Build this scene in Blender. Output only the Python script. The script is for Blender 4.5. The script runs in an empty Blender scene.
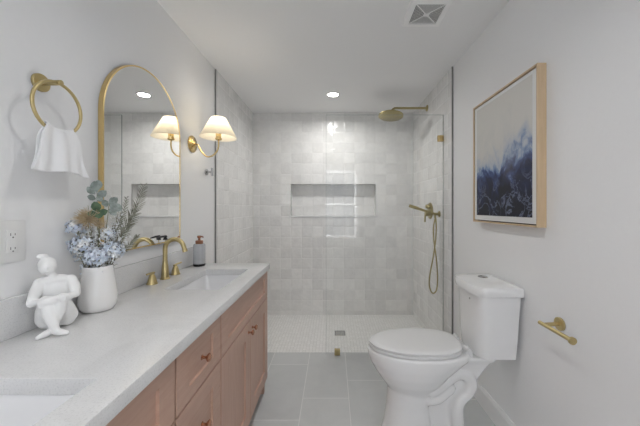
import bpy, bmesh, math, random
from mathutils import Vector, Matrix
random.seed(7)
C = bpy.context.scene.collection
SC = bpy.context.scene
PI = math.pi
FPX = 284.4          # focal length in pixels of the 640 px wide frame
CAMZ = 1.29

# ------------------------------------------------------------------ camera
cam = bpy.data.cameras.new('camera')
cam.sensor_fit = 'HORIZONTAL'; cam.sensor_width = 36
cam.lens = FPX / 640 * 36
cam.shift_x = -13 / 640; cam.shift_y = -5 / 640
cam.clip_start = 0.02
cam_ob = bpy.data.objects.new('camera', cam); C.objects.link(cam_ob)
cam_ob.location = (0, 0, CAMZ); cam_ob.rotation_euler = (PI/2, 0, 0)
SC.camera = cam_ob

# ------------------------------------------------------------------ world, big lights, exposure
w = bpy.data.worlds.new('world'); SC.world = w; w.use_nodes = True
bg = w.node_tree.nodes['Background']
bg.inputs[0].default_value = (0.80, 0.88, 1.0, 1); bg.inputs[1].default_value = 1.0

def area(name, loc, rot, sx, sy, power, col=(1,1,1), shape='RECTANGLE', spread=PI):
    l = bpy.data.lights.new(name, 'AREA'); l.shape = shape; l.size = sx
    if shape in ('RECTANGLE', 'ELLIPSE'): l.size_y = sy
    l.energy = power; l.color = col; l.spread = spread
    o = bpy.data.objects.new(name, l); C.objects.link(o); o.location = loc; o.rotation_euler = rot
    return o
WINX0, WINX1, WINZ0, WINZ1 = -0.42, 0.54, 0.62, 2.15
REAR = -1.60
area('window_daylight', ((WINX0+WINX1)/2, REAR+0.03, (WINZ0+WINZ1)/2), (-PI/2, PI, 0), WINX1-WINX0-.06, WINZ1-WINZ0-.06, 67, (0.965, 0.98, 1.0))
LAMPS = [(0.0, 2.88, 5.8), (0.0, 0.95, 2.0), (0.0, -0.55, 6.0)]  # shower downlight, then two unseen ceiling lights added as fill

SC.view_settings.view_transform = 'Standard'
SC.view_settings.look = 'None'
SC.view_settings.gamma = 1.0
SC.view_settings.use_curve_mapping = False
SC.view_settings.exposure = 0.45
SC.cycles.max_bounces = 12
SC.cycles.diffuse_bounces = 6
SC.cycles.glossy_bounces = 6
SC.cycles.transmission_bounces = 10
SC.cycles.transparent_max_bounces = 12
SC.cycles.caustics_reflective = False
SC.cycles.caustics_refractive = False
SC.cycles.sample_clamp_indirect = 4.0
SC.cycles.use_denoising = True

# ------------------------------------------------------------------ material helpers
class NT:
    def __init__(s, name):
        s.m = bpy.data.materials.new(name); s.m.use_nodes = True
        s.t = s.m.node_tree; s.N = s.t.nodes; s.L = s.t.links
        s.b = s.N['Principled BSDF']; s.out = s.N['Material Output']
    def n(s, typ, **kw):
        x = s.N.new(typ)
        for k, v in kw.items(): setattr(x, k, v)
        return x
    def link(s, a, b): s.L.new(a, b)
    def put(s, sock, v):
        if hasattr(v, 'is_output') or isinstance(v, bpy.types.NodeSocket): s.link(v, sock)
        else: sock.default_value = v
    def math(s, op, a, b=0.0, c=0.0, clamp=False):
        x = s.n('ShaderNodeMath', operation=op); x.use_clamp = clamp
        s.put(x.inputs[0], a); s.put(x.inputs[1], b); s.put(x.inputs[2], c)
        return x.outputs[0]
    def pos(s):
        g = s.n('ShaderNodeNewGeometry'); sp = s.n('ShaderNodeSeparateXYZ'); s.link(g.outputs['Position'], sp.inputs[0])
        return sp.outputs, g.outputs['Position']
    def objc(s):
        g = s.n('ShaderNodeTexCoord'); return g.outputs['Object']
    def noise(s, vec, scale, detail=4, rough=.5, dist=0):
        x = s.n('ShaderNodeTexNoise'); x.inputs['Scale'].default_value = scale; x.inputs['Detail'].default_value = detail
        x.inputs['Roughness'].default_value = rough; x.inputs['Distortion'].default_value = dist
        if vec is not None: s.link(vec, x.inputs['Vector'])
        return x.outputs['Fac']
    def mix(s, f, a, b):
        x = s.n('ShaderNodeMix', data_type='RGBA'); s.put(x.inputs[0], f); s.put(x.inputs[6], a); s.put(x.inputs[7], b)
        return x.outputs[2]
    def ramp(s, f, stops):
        x = s.n('ShaderNodeValToRGB'); s.put(x.inputs[0], f); e = x.color_ramp.elements
        while len(e) < len(stops): e.new(0.5)
        for i, (p, c) in enumerate(stops): e[i].position = p; e[i].color = (*c, 1)
        return x.outputs[0]
    def comb(s, x, y, z=0.0):
        c = s.n('ShaderNodeCombineXYZ'); s.put(c.inputs[0], x); s.put(c.inputs[1], y); s.put(c.inputs[2], z); return c.outputs[0]
    def white(s, vec):
        x = s.n('ShaderNodeTexWhiteNoise', noise_dimensions='3D'); s.link(vec, x.inputs['Vector']); return x
    def maprange(s, v, a, b, c, d, smooth=False):
        x = s.n('ShaderNodeMapRange'); x.interpolation_type = 'SMOOTHSTEP' if smooth else 'LINEAR'
        s.put(x.inputs['Value'], v)
        for k, q in zip(('From Min','From Max','To Min','To Max'), (a,b,c,d)): x.inputs[k].default_value = q
        return x.outputs[0]
    def bump(s, h, dist, strength=1.0):
        x = s.n('ShaderNodeBump'); x.inputs['Distance'].default_value = dist; x.inputs['Strength'].default_value = strength
        s.put(x.inputs['Height'], h); s.link(x.outputs[0], s.b.inputs['Normal']); return x.outputs[0]

def simple(name, col, rough=.5, metal=0.0, spec=.5, noise=None, coat=0, sub=0):
    t = NT(name); b = t.b
    b.inputs['Base Color'].default_value = (*col, 1); b.inputs['Roughness'].default_value = rough
    b.inputs['Metallic'].default_value = metal; b.inputs['Specular IOR Level'].default_value = spec
    b.inputs['Coat Weight'].default_value = coat; b.inputs['Coat Roughness'].default_value = .05
    if sub: b.inputs['Subsurface Weight'].default_value = sub; b.inputs['Subsurface Radius'].default_value = (.01,.01,.01)
    if noise:
        sc, dist, amt = noise
        f = t.noise(t.objc(), sc, 3)
        if dist: t.bump(f, dist, .6)
        if amt:
            c2 = tuple(max(0, c*(1-amt)) for c in col)
            t.link(t.mix(f, (*col,1), (*c2,1)), b.inputs['Base Color'])
    return t.m

M = {}
M['wall'] = simple('wall_paint', (.85,.85,.852), .75, noise=(60, .0006, .02))
M['ceiling'] = simple('ceiling_paint', (.87,.87,.868), .85, noise=(60, .0006, .02))
M['trim'] = simple('white_trim_paint', (.82,.82,.82), .4, noise=(30, .0002, .02))
M['brass'] = simple('brushed_gold', (.58,.47,.24), .30, 1.0, noise=(40, .00005, .12))
M['brass_polish'] = simple('polished_gold', (.78,.58,.27), .22, 1.0, noise=(30, .00003, .06))
M['olive'] = simple('satin_champagne_gold', (.43,.37,.19), .34, 1.0, noise=(40, .00004, .10))
M['copper'] = simple('copper_bronze', (.60,.33,.22), .24, 1.0, noise=(40, 0, .15))
M['copper_dark'] = simple('dark_copper', (.36,.17,.10), .35, .8, noise=(40, 0, .15))
M['chrome'] = simple('brushed_nickel', (.50,.50,.50), .22, 1.0, noise=(40, 0, .06))
M['black'] = simple('black_metal', (.018,.018,.02), .35, .3, noise=(40, 0, .2))
M['porcelain'] = simple('white_porcelain', (.81,.81,.81), .10, coat=.6, noise=(6, 0, .015))
M['seatplastic'] = simple('white_seat_plastic', (.73,.73,.73), .22, noise=(6, 0, .015))
M['sinkwhite'] = simple('white_sink_ceramic', (.86,.86,.87), .16, coat=.4, noise=(6, 0, .01))
M['ceramic'] = simple('glazed_vase_ceramic', (.86,.85,.84), .13, coat=.6, noise=(8, .0003, .015))
M['ventwhite'] = simple('bright_white_plastic', (.95,.95,.945), .35, noise=(20, 0, .01))
M['plaster'] = simple('matt_white_plaster', (.90,.90,.895), .6, noise=(60, .0004, .02))
M['plastic'] = simple('white_plastic', (.80,.80,.79), .35, noise=(20, 0, .01))
M['dark'] = simple('dark_recess', (.03,.028,.026), .8, noise=(20, 0, .1))
M['slotgrey'] = simple('socket_hole_shade', (.16,.16,.16), .7, noise=(20, 0, .1))
M['ventgrey'] = simple('grey_vent_backing', (.16,.16,.16), .8, noise=(20, 0, .2))
M['oak'] = None

def towel_mat():
    t = NT('white_terry'); t.b.inputs['Base Color'].default_value = (.90,.90,.91,1); t.b.inputs['Roughness'].default_value = .95
    t.b.inputs['Sheen Weight'].default_value = .3
    f = t.noise(t.objc(), 420, 2, .7); t.bump(f, .0016, .8); return t.m
M['towel'] = towel_mat()

def quartz():
    t = NT('white_quartz'); p, P = t.pos()
    big = t.noise(P, 4.0, 8, .62, 1.2); fine = t.noise(P, 220, 2, .6)
    a = t.ramp(big, [(.30,(.68,.68,.68)), (.52,(.74,.74,.74)), (.62,(.715,.715,.715)), (1,(.75,.75,.75))])
    v = t.ramp(fine, [(.30,(.60,.60,.60)), (.48,(1,1,1)), (1,(1,1,1))])
    x = t.n('ShaderNodeMix', data_type='RGBA', blend_type='MULTIPLY'); x.inputs[0].default_value = .35
    t.link(a, x.inputs[6]); t.link(v, x.inputs[7]); t.link(x.outputs[2], t.b.inputs['Base Color'])
    t.b.inputs['Roughness'].default_value = .22
    return t.m
M['quartz'] = quartz()

def wood(name, c1, c2, axis='Z', scale=9, rough=.42):
    t = NT(name); p, P = t.pos()
    mp = t.n('ShaderNodeMapping'); t.link(P, mp.inputs['Vector'])
    mp.inputs['Scale'].default_value = {'Z': (scale*4, scale*4, scale*.35), 'Y': (scale*4, scale*.35, scale*4)}[axis]
    f = t.noise(mp.outputs[0], 1.6, 6, .65, .6)
    c = t.ramp(f, [(.25, c1), (.75, c2)]); t.link(c, t.b.inputs['Base Color'])
    t.bump(f, .0006, .25); t.b.inputs['Roughness'].default_value = rough
    return t.m
M['cab'] = wood('red_brown_wood', (.44,.275,.208), (.53,.35,.272), 'Z')
M['cab_h'] = wood('red_brown_wood_horizontal', (.44,.275,.208), (.53,.35,.272), 'Y')
M['oak'] = wood('pale_oak', (.56,.41,.25), (.66,.50,.33), 'Z')

def zellige(name, ua, size=.127, ox=0.0, oz=0.0, axis_b=2, tone=(.81,.805,.79)):
    """hand-made square glazed tiles; ua = index of the horizontal axis"""
    t = NT(name); p, P = t.pos()
    wob = t.noise(P, 7, 2)
    u = t.math('DIVIDE', t.math('ADD', p[ua], ox), size); v = t.math('DIVIDE', t.math('ADD', p[axis_b], oz), size)
    iu = t.math('FLOOR', u); iv = t.math('FLOOR', v)
    fu = t.math('SUBTRACT', u, iu); fv = t.math('SUBTRACT', v, iv)
    idx = t.comb(iu, iv, .5); wn = t.white(idx)
    idx2 = t.comb(iu, iv, 7.5); wn2 = t.white(idx2)
    rs = t.n('ShaderNodeSeparateColor'); t.link(wn.outputs['Color'], rs.inputs[0])
    # distance to the tile edge
    du = t.math('MINIMUM', fu, t.math('SUBTRACT', 1.0, fu)); dv = t.math('MINIMUM', fv, t.math('SUBTRACT', 1.0, fv))
    d = t.math('ADD', t.math('MINIMUM', du, dv), t.math('MULTIPLY', t.math('SUBTRACT', wob, .5), .012))
    grout = t.maprange(d, .006, .016, 1.0, 0.0, True)
    pillow = t.maprange(d, .0, .10, 0.0, 1.0, True)
    slope = t.math('ADD', t.math('MULTIPLY', t.math('SUBTRACT', rs.outputs[0], .5), t.math('SUBTRACT', fu, .5)),
                   t.math('MULTIPLY', t.math('SUBTRACT', rs.outputs[1], .5), t.math('SUBTRACT', fv, .5)))
    ripple = t.noise(P, 16, 3, .55)
    h = t.math('ADD', t.math('MULTIPLY', pillow, .45), t.math('ADD', t.math('MULTIPLY', slope, 2.6), t.math('MULTIPLY', ripple, 1.5)))
    t.bump(h, .0024, 1.0)
    tonev = t.math('ADD', t.math('MULTIPLY', wn2.outputs['Value'], .40), t.math('MULTIPLY', t.noise(P, 15, 5, .65, .8), .85))
    hi = tuple(min(1, c*1.06) for c in tone); lo = tuple(c*.87 for c in tone)
    col = t.ramp(tonev, [(.28, lo), (.95, hi)])
    col = t.mix(t.math('MULTIPLY', grout, .55), col, (*[c*.93 for c in tone], 1))
    t.link(col, t.b.inputs['Base Color'])
    t.link(t.math('ADD', .14, t.math('MULTIPLY', grout, .5)), t.b.inputs['Roughness'])
    return t.m
M['tile_back'] = zellige('glazed_tile_back', 0, ox=-.004, oz=-.05)
M['tile_side'] = zellige('glazed_tile_side', 1, ox=.02, oz=-.05)
M['tile_niche_ledge'] = zellige('glazed_tile_ledge', 0, ox=-.004, oz=.0, axis_b=1)

def mosaic():
    t = NT('small_cream_mosaic'); p, P = t.pos()
    v = t.n('ShaderNodeTexVoronoi', feature='DISTANCE_TO_EDGE'); v.inputs['Scale'].default_value = 34; v.inputs['Randomness'].default_value = .25
    vc = t.n('ShaderNodeTexVoronoi'); vc.inputs['Scale'].default_value = 34; vc.inputs['Randomness'].default_value = .25
    t.link(P, v.inputs['Vector']); t.link(P, vc.inputs['Vector'])
    g = t.maprange(v.outputs['Distance'], .03, .10, 0, 1, True)
    tile = t.mix(vc.outputs['Color'], (.76,.755,.735,1), (.86,.855,.84,1))
    t.link(t.mix(g, (.64,.63,.61,1), tile), t.b.inputs['Base Color'])
    t.bump(g, .0006, .4); t.b.inputs['Roughness'].default_value = .4
    return t.m
M['mosaic'] = mosaic()

def floortile():
    t = NT('grey_porcelain_floor_tile'); p, P = t.pos()
    W, H = .312, .615
    u = t.math('DIVIDE', t.math('ADD', p[0], .205), W); iu = t.math('FLOOR', u); fu = t.math('SUBTRACT', u, iu)
    v = t.math('DIVIDE', t.math('SUBTRACT', t.math('SUBTRACT', p[1], 2.545), t.math('MULTIPLY', iu, .2)), H)
    iv = t.math('FLOOR', v); fv = t.math('SUBTRACT', v, iv)
    du = t.math('MULTIPLY', t.math('MINIMUM', fu, t.math('SUBTRACT', 1.0, fu)), W)
    dv = t.math('MULTIPLY', t.math('MINIMUM', fv, t.math('SUBTRACT', 1.0, fv)), H)
    d = t.math('MINIMUM', du, dv); g = t.maprange(d, .0015, .0028, 1, 0, True)
    wn = t.white(t.comb(iu, iv, .5))
    n = t.math('ADD', t.math('MULTIPLY', t.noise(P, 5, 8, .62, .8), .8), t.math('MULTIPLY', wn.outputs['Value'], .22))
    c = t.ramp(n, [(.2,(.50,.515,.515)), (.85,(.60,.61,.605))])
    t.link(t.mix(g, c, (.74,.74,.73,1)), t.b.inputs['Base Color'])
    t.bump(t.math('SUBTRACT', 1.0, g), .0008, .5); t.b.inputs['Roughness'].default_value = .48
    return t.m
M['floor'] = floortile()

def glassm(name, tint, rough=0.0):
    t = NT(name); t.b.inputs['Base Color'].default_value = (*tint, 1); t.b.inputs['Transmission Weight'].default_value = 1
    t.b.inputs['Roughness'].default_value = rough; t.b.inputs['IOR'].default_value = 1.45
    g = t.noise(t.objc(), 2, 1); t.bump(g, .00001, .05)
    # real thin panes let light through: shadows are tinted, not black
    tr = t.n('ShaderNodeBsdfTransparent'); tr.inputs[0].default_value = (*tint, 1)
    gl = t.n('ShaderNodeBsdfGlossy'); gl.inputs['Roughness'].default_value = 0.0
    fr = t.n('ShaderNodeFresnel'); gm = t.n('ShaderNodeNewGeometry'); t.link(t.maprange(gm.outputs['Backfacing'], 0, 1, 1.35, 1/1.35), fr.inputs['IOR'])
    mx = t.n('ShaderNodeMixShader'); t.link(fr.outputs[0], mx.inputs[0]); t.link(tr.outputs[0], mx.inputs[1]); t.link(gl.outputs[0], mx.inputs[2])
    t.link(mx.outputs[0], t.out.inputs['Surface'])
    return t.m
M['glass'] = glassm('clear_shower_glass', (.992,.996,.993))
M['glass_edge'] = simple('pale_green_glass_edge', (.30,.35,.33), .15, spec=.6, noise=(30,0,.1))
M['mirror'] = simple('silver_mirror', (.90,.905,.90), .0, 1.0)
M['winglass'] = glassm('window_glass', (.97,.98,1.0))

def emis(name, col, st):
    t = NT(name); t.b.inputs['Base Color'].default_value = (*col, 1); t.b.inputs['Emission Color'].default_value = (*col, 1)
    t.b.inputs['Emission Strength'].default_value = st; return t.m
M['lamp'] = emis('lit_lamp_lens', (1,.98,.94), 6)
M['bulb'] = emis('lit_bulb', (1,.86,.62), 14)

def shade_mat():
    t = NT('cream_pleated_fabric')
    df = t.n('ShaderNodeBsdfDiffuse'); df.inputs[0].default_value = (.92,.90,.84,1)
    tl = t.n('ShaderNodeBsdfTranslucent'); tl.inputs[0].default_value = (.95,.92,.85,1)
    f = t.noise(t.objc(), 220, 2); bm_ = t.n('ShaderNodeBump'); bm_.inputs['Distance'].default_value = .0005; t.link(f, bm_.inputs['Height'])
    t.link(bm_.outputs[0], df.inputs['Normal'])
    mx = t.n('ShaderNodeMixShader'); mx.inputs[0].default_value = .62
    t.link(df.outputs[0], mx.inputs[1]); t.link(tl.outputs[0], mx.inputs[2]); t.link(mx.outputs[0], t.out.inputs['Surface'])
    return t.m
M['shade'] = shade_mat()

def art():
    t = NT('abstract_blue_wash_print'); p, P = t.pos()
    y, z = p[1], p[2]
    mp = t.n('ShaderNodeMapping'); t.link(P, mp.inputs['Vector']); mp.inputs['Scale'].default_value = (1, 1.35, .85)
    n1 = t.noise(mp.outputs[0], 6.0, 9, .60, .9); n2 = t.noise(P, 9, 7, .62, 1.2); n3 = t.noise(P, 3.2, 3, .5, .4)
    # ink lies low on the sheet, its upper edge ragged
    hgt = t.math('SUBTRACT', z, t.math('ADD', 1.31, t.math('MULTIPLY', t.math('SUBTRACT', 1.86, y), .10)))
    k = t.math('ADD', hgt, t.math('MULTIPLY', t.math('SUBTRACT', n1, .5), .62))
    k = t.math('ADD', k, t.math('MULTIPLY', t.math('SUBTRACT', n2, .5), .18))
    k = t.maprange(k, -.02, .44, 0, 1)
    base = t.ramp(k, [(.0,(.003,.004,.014)), (.22,(.008,.014,.055)), (.36,(.035,.065,.19)), (.46,(.17,.25,.42)), (.57,(.42,.46,.52)), (.78,(.56,.555,.53)), (1,(.60,.585,.55))])
    veins = t.maprange(t.math('ABSOLUTE', t.math('SUBTRACT', n2, .52)), .0, .035, .5, 0, True)
    low = t.maprange(hgt, .0, .16, 1, 0, True)
    c = t.mix(t.math('MULTIPLY', veins, low), base, (.30,.37,.55,1))
    c = t.mix(t.maprange(n3, .4, .7, 0, .25), c, (.62,.60,.56,1))
    t.link(t.mix(t.maprange(hgt, -.05, .2, 0, 1, True), base, c), t.b.inputs['Base Color'])
    # keep the veins too
    c2 = t.mix(t.math('MULTIPLY', veins, low), t.mix(t.maprange(hgt, .06, .22, 0, 1, True), base, c), (.28,.34,.50,1))
    t.link(c2, t.b.inputs['Base Color'])
    t.b.inputs['Roughness'].default_value = .55
    return t.m
M['art'] = art()
M['paper'] = simple('white_mount_paper', (.74,.74,.73), .7, noise=(60,.0002,.01))

def ribbed_glass():
    t = NT('ribbed_grey_glass'); t.b.inputs['Base Color'].default_value = (.46,.47,.49,1)
    t.b.inputs['Roughness'].default_value = .18; t.b.inputs['Coat Weight'].default_value = .5
    n = t.noise(t.objc(), 30, 2); t.link(t.mix(n, (.42,.43,.45,1), (.52,.53,.55,1)), t.b.inputs['Base Color'])
    return t.m
M['ribglass'] = ribbed_glass()
def plantm(name, a, b, rough=.65):
    t = NT(name); n = t.noise(t.objc(), 60, 2, .6)
    t.link(t.ramp(n, [(.35,a), (.65,b)]), t.b.inputs['Base Color']); t.b.inputs['Roughness'].default_value = rough
    return t.m
M['hyd'] = plantm('pale_blue_petals', (.55,.63,.74), (.72,.77,.84))
M['hyd2'] = plantm('lilac_blue_petals', (.47,.53,.66), (.72,.75,.82))
M['whitepet'] = plantm('white_petals', (.72,.74,.76), (.84,.85,.86))
M['euc'] = plantm('grey_green_leaf', (.19,.225,.205), (.33,.375,.35))
M['dgreen'] = plantm('dark_green_leaf', (.05,.10,.06), (.12,.18,.10))
M['tan'] = plantm('dried_tan_grass', (.50,.39,.24), (.66,.55,.38))
M['olivegrey'] = plantm('olive_grey_needles', (.14,.14,.10), (.30,.30,.24))
M['stem'] = plantm('green_brown_stem', (.16,.17,.09), (.25,.24,.14))
M['berry'] = plantm('dark_seed_centres', (.03,.02,.03), (.08,.05,.05))

# ------------------------------------------------------------------ mesh helpers
def obj(name, bm, mat, parent=None, smooth=False, bevel=0, seg=2, angle=35):
    me = bpy.data.meshes.new(name)
    bmesh.ops.recalc_face_normals(bm, faces=bm.faces[:])
    if bevel:
        es = [e for e in bm.edges if len(e.link_faces) == 2 and e.calc_face_angle(0) > math.radians(angle)]
        bmesh.ops.bevel(bm, geom=es, offset=bevel, segments=seg, profile=.6, affect='EDGES', clamp_overlap=True)
    if smooth or bevel:
        for f in bm.faces: f.smooth = True
        lim = math.radians(40)
        for e in bm.edges:
            if len(e.link_faces) == 2 and e.calc_face_angle(0) > lim: e.smooth = False
    bm.to_mesh(me); bm.free()
    o = bpy.data.objects.new(name, me); C.objects.link(o)
    if isinstance(mat, (list, tuple)):
        for m in mat: me.materials.append(m)
    else: me.materials.append(mat)
    if parent is not None: o.parent = parent; o.matrix_parent_inverse = Matrix.Translation(-parent.location) if parent.type == 'EMPTY' and parent.parent is None else Matrix()
    if parent is not None and parent.type != 'EMPTY' : o.matrix_parent_inverse = parent_inv(parent)
    return o
def parent_inv(p):
    # parts are modelled in world coordinates; a mesh parent sits at the world origin of its own chain
    return Matrix()
def thing(name, label, cat, loc, group=None):
    o = bpy.data.objects.new(name, None); C.objects.link(o); o.empty_display_size = .05
    o.location = loc; o['label'] = label; o['category'] = cat
    if group: o['group'] = group
    return o
def tag(o, label, cat, group=None):
    o['label'] = label; o['category'] = cat
    if group: o['group'] = group
    return o
def struct(o, label=None, cat=None):
    o['kind'] = 'structure'
    if label: o['label'] = label
    if cat: o['category'] = cat
    return o
def B(bm, x0, x1, y0, y1, z0, z1):
    vs = [bm.verts.new((x, y, z)) for z in (z0, z1) for y in (y0, y1) for x in (x0, x1)]
    fs = [(0,2,3,1), (4,5,7,6), (0,1,5,4), (2,6,7,3), (0,4,6,2), (1,3,7,5)]
    return [bm.faces.new([vs[i] for i in f]) for f in fs]
def box(*a):
    bm = bmesh.new(); B(bm, *a); return bm
def frame_of(d):
    d = Vector(d).normalized(); up = Vector((0,0,1)) if abs(d.z) < .95 else Vector((1,0,0))
    a = d.cross(up).normalized(); b = a.cross(d).normalized(); return a, b
def tube(bm, pts, rad, n=12, closed=False, caps=True, squash=None):
    pts = [Vector(p) for p in pts]; rs = rad if isinstance(rad, (list, tuple)) else [rad]*len(pts)
    rings = []; prev = None; N = len(pts)
    for i, p in enumerate(pts):
        if closed: d = pts[(i+1) % N] - pts[(i-1) % N]
        elif i == 0: d = pts[1]-pts[0]
        elif i == N-1: d = pts[-1]-pts[-2]
        else: d = (pts[i+1]-p).normalized() + (p-pts[i-1]).normalized()
        d.normalize()
        if prev is None: a, b = frame_of(d)
        else:
            a = prev - d*prev.dot(d)
            a = a.normalized() if a.length > 1e-6 else frame_of(d)[0]
            b = a.cross(d).normalized()
        prev = a
        rings.append([bm.verts.new(p + (a*math.cos(2*PI*k/n) + b*math.sin(2*PI*k/n))*rs[i]) for k in range(n)])
    m = N if closed else N-1
    for i in range(m):
        r0, r1 = rings[i], rings[(i+1) % N]
        for k in range(n): bm.faces.new((r0[k], r0[(k+1)%n], r1[(k+1)%n], r1[k]))
    if caps and not closed:
        bm.faces.new(rings[0][::-1]); bm.faces.new(rings[-1])
    return bm
def lathe(bm, prof, c=(0,0,0), axis='Z', n=40, sy=1.0, mod=None):
    """prof: list of (r, h); closed ends where r == 0"""
    c = Vector(c)
    def P(r, h, a):
        if mod: r *= mod(a)
        x, y = r*math.cos(a), r*math.sin(a)*sy
        return c + {'Z': Vector((x,y,h)), 'X': Vector((h,x,y)), 'Y': Vector((x,h,y))}[axis]
    rings = []
    for r, h in prof:
        if r <= 1e-6: rings.append([bm.verts.new(P(0,h,0))])
        else: rings.append([bm.verts.new(P(r,h,2*PI*k/n)) for k in range(n)])
    for a, b in zip(rings, rings[1:]):
        for k in range(n):
            k2 = (k+1) % n
            if len(a) == 1 and len(b) == 1: continue
            if len(a) == 1: bm.faces.new((a[0], b[k2], b[k]))
            elif len(b) == 1: bm.faces.new((a[k], a[k2], b[0]))
            else: bm.faces.new((a[k], a[k2], b[k2], b[k]))
    return bm
def loft(bm, rings, caps=True):
    R = [[bm.verts.new(p) for p in r] for r in rings]; n = len(R[0])
    for a, b in zip(R, R[1:]):
        for k in range(n): bm.faces.new((a[k], a[(k+1)%n], b[(k+1)%n], b[k]))
    if caps: bm.faces.new(R[0][::-1]); bm.faces.new(R[-1])
    return bm
def ellipsoid(bm, c, r, rot=None, u=20, v=12):
    m = Matrix.Translation(c) @ (rot.to_4x4() if rot else Matrix()) @ Matrix.Diagonal((*r, 1))
    bmesh.ops.create_uvsphere(bm, u_segments=u, v_segments=v, radius=1, matrix=m)
def rrect(x0, x1, y0, y1, r, z, n=5):
    out = []
    for cx, cy, a0 in ((x1-r, y1-r, 0), (x0+r, y1-r, PI/2), (x0+r, y0+r, PI), (x1-r, y0+r, 1.5*PI)):
        for k in range(n+1):
            a = a0 + PI/2*k/n; out.append((cx + r*math.cos(a), cy + r*math.sin(a), z))
    return out
def remesh(name, bm, mat, parent, voxel, smooth=4, fac=.5):
    me = bpy.data.meshes.new('tmp'); bmesh.ops.recalc_face_normals(bm, faces=bm.faces[:]); bm.to_mesh(me); bm.free()
    t = bpy.data.objects.new('tmp', me); C.objects.link(t)
    r = t.modifiers.new('r', 'REMESH'); r.mode = 'VOXEL'; r.voxel_size = voxel; r.use_smooth_shade = True
    s = t.modifiers.new('s', 'SMOOTH'); s.iterations = smooth; s.factor = fac
    dg = bpy.context.evaluated_depsgraph_get()
    new = bpy.data.meshes.new_from_object(t.evaluated_get(dg)); new.name = name
    bpy.data.objects.remove(t); bpy.data.meshes.remove(me)
    new.materials.clear(); new.materials.append(mat)
    for p in new.polygons: p.use_smooth = True
    o = bpy.data.objects.new(name, new); C.objects.link(o)
    if parent is not None: o.parent = parent; o.matrix_parent_inverse = Matrix.Translation(-parent.location)
    return o
def slab_with_hole(bm, us, vs, hole, make):
    """grid of cells in two axes, cells whose (i, j) is in hole left out; make(u, v, side) -> point"""
    V = {}
    def vert(i, j, s):
        k = (i, j, s)
        if k not in V: V[k] = bm.verts.new(make(us[i], vs[j], s))
        return V[k]
    solid = lambda i, j: 0 <= i < len(us)-1 and 0 <= j < len(vs)-1 and (i, j) not in hole
    for i in range(len(us)-1):
        for j in range(len(vs)-1):
            if not solid(i, j): continue
            for s in (0, 1): bm.faces.new([vert(i,j,s), vert(i+1,j,s), vert(i+1,j+1,s), vert(i,j+1,s)])
            for (di, dj, e) in ((-1,0,((i,j),(i,j+1))), (1,0,((i+1,j),(i+1,j+1))), (0,-1,((i,j),(i+1,j))), (0,1,((i,j+1),(i+1,j+1)))):
                if not solid(i+di, j+dj):
                    (a, b), (c, d) = e
                    bm.faces.new([vert(a,b,0), vert(c,d,0), vert(c,d,1), vert(a,b,1)])
    return bm

# ------------------------------------------------------------------ room shell
XW = .978; YB = 3.435; ZC = 2.44; YT = 2.54
YTL, YTR = 2.357, 2.318       # where the wall tiles start on the left and right wall
NX0, NX1, NZ0, NZ1 = -.507, .515, 1.193, 1.578
struct(obj('floor', box(-1.08, 1.08, REAR-.1, YT, -.10, 0), M['floor']), 'grey rectangular porcelain floor tiles with pale grout', 'floor')
struct(obj('floor_shower', box(-1.08, 1.08, YT, YB+.25, -.10, 0), M['mosaic']), 'cream small mosaic floor of the shower', 'floor')
struct(obj('ceiling', box(-1.08, 1.08, REAR-.1, YB+.25, ZC, ZC+.1), M['ceiling']), 'flat matt off-white ceiling', 'ceiling')
struct(obj('wall_left', box(-XW-.1, -XW, REAR-.1, YB+.25, 0, ZC), M['wall']), 'pale grey painted wall behind the vanity', 'wall')
struct(obj('wall_right', box(XW, XW+.1, REAR-.1, YB+.25, 0, ZC), M['wall']), 'pale grey painted wall behind the toilet', 'wall')
bm = bmesh.new()
slab_with_hole(bm, [-XW, NX0, NX1, XW], [0, NZ0, NZ1, ZC], {(1,1)}, lambda u, v, s: (u, YB + (.10 if s else 0), v))
back = struct(obj('wall_back', bm, M['tile_back']), 'square glazed off-white tiles on the far shower wall', 'wall')
bm = box(NX0-.02, NX1+.02, YB+.10, YB+.14, NZ0-.02, NZ1+.02)
struct(obj('trim_1', bm, M['tile_back']), 'tiled back of the shelf recess in the shower wall', 'niche')
# niche ledge and thin edge trim
bm = bmesh.new(); B(bm, NX0-.022, NX1+.022, YB-.008, YB+.099, NZ0-.016, NZ0+.0005)
struct(obj('trim_2', bm, M['quartz'], bevel=.002), 'pale stone sill at the bottom of the shower recess', 'sill')
bm = bmesh.new()
for a in ((NX0-.006, NX0, NZ0, NZ1+.006), (NX1, NX1+.006, NZ0, NZ1+.006), (NX0-.006, NX1+.006, NZ1, NZ1+.006)):
    B(bm, a[0], a[1], YB-.002, YB+.01, a[2], a[3])
M['edge'] = simple('satin_grey_tile_edge', (.30,.30,.295), .35, .7, noise=(30,0,.05))
M['edge_pale'] = simple('pale_tile_edge', (.62,.62,.60), .35, .2, noise=(30,0,.05))
struct(obj('trim_3', bm, M['edge_pale']), 'thin pale metal edging round the shower recess', 'trim')
struct(obj('wall_shower_left', box(-XW, -XW+.010, YTL, YB, 0, ZC), M['tile_side']), 'square glazed off-white tiles on the left shower wall', 'wall')
struct(obj('wall_shower_right', box(XW-.010, XW, YTR, YB, 0, ZC), M['tile_side']), 'square glazed off-white tiles on the right shower wall', 'wall')
struct(obj('trim_4', box(-XW, -XW+.012, YTL-.006, YTL, 0, ZC), M['edge']), 'dark metal edge where the left wall tiles begin', 'trim')
struct(obj('trim_5', box(XW-.012, XW, YTR-.006, YTR, 0, ZC), M['edge']), 'dark metal edge where the right wall tiles begin', 'trim')
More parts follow.
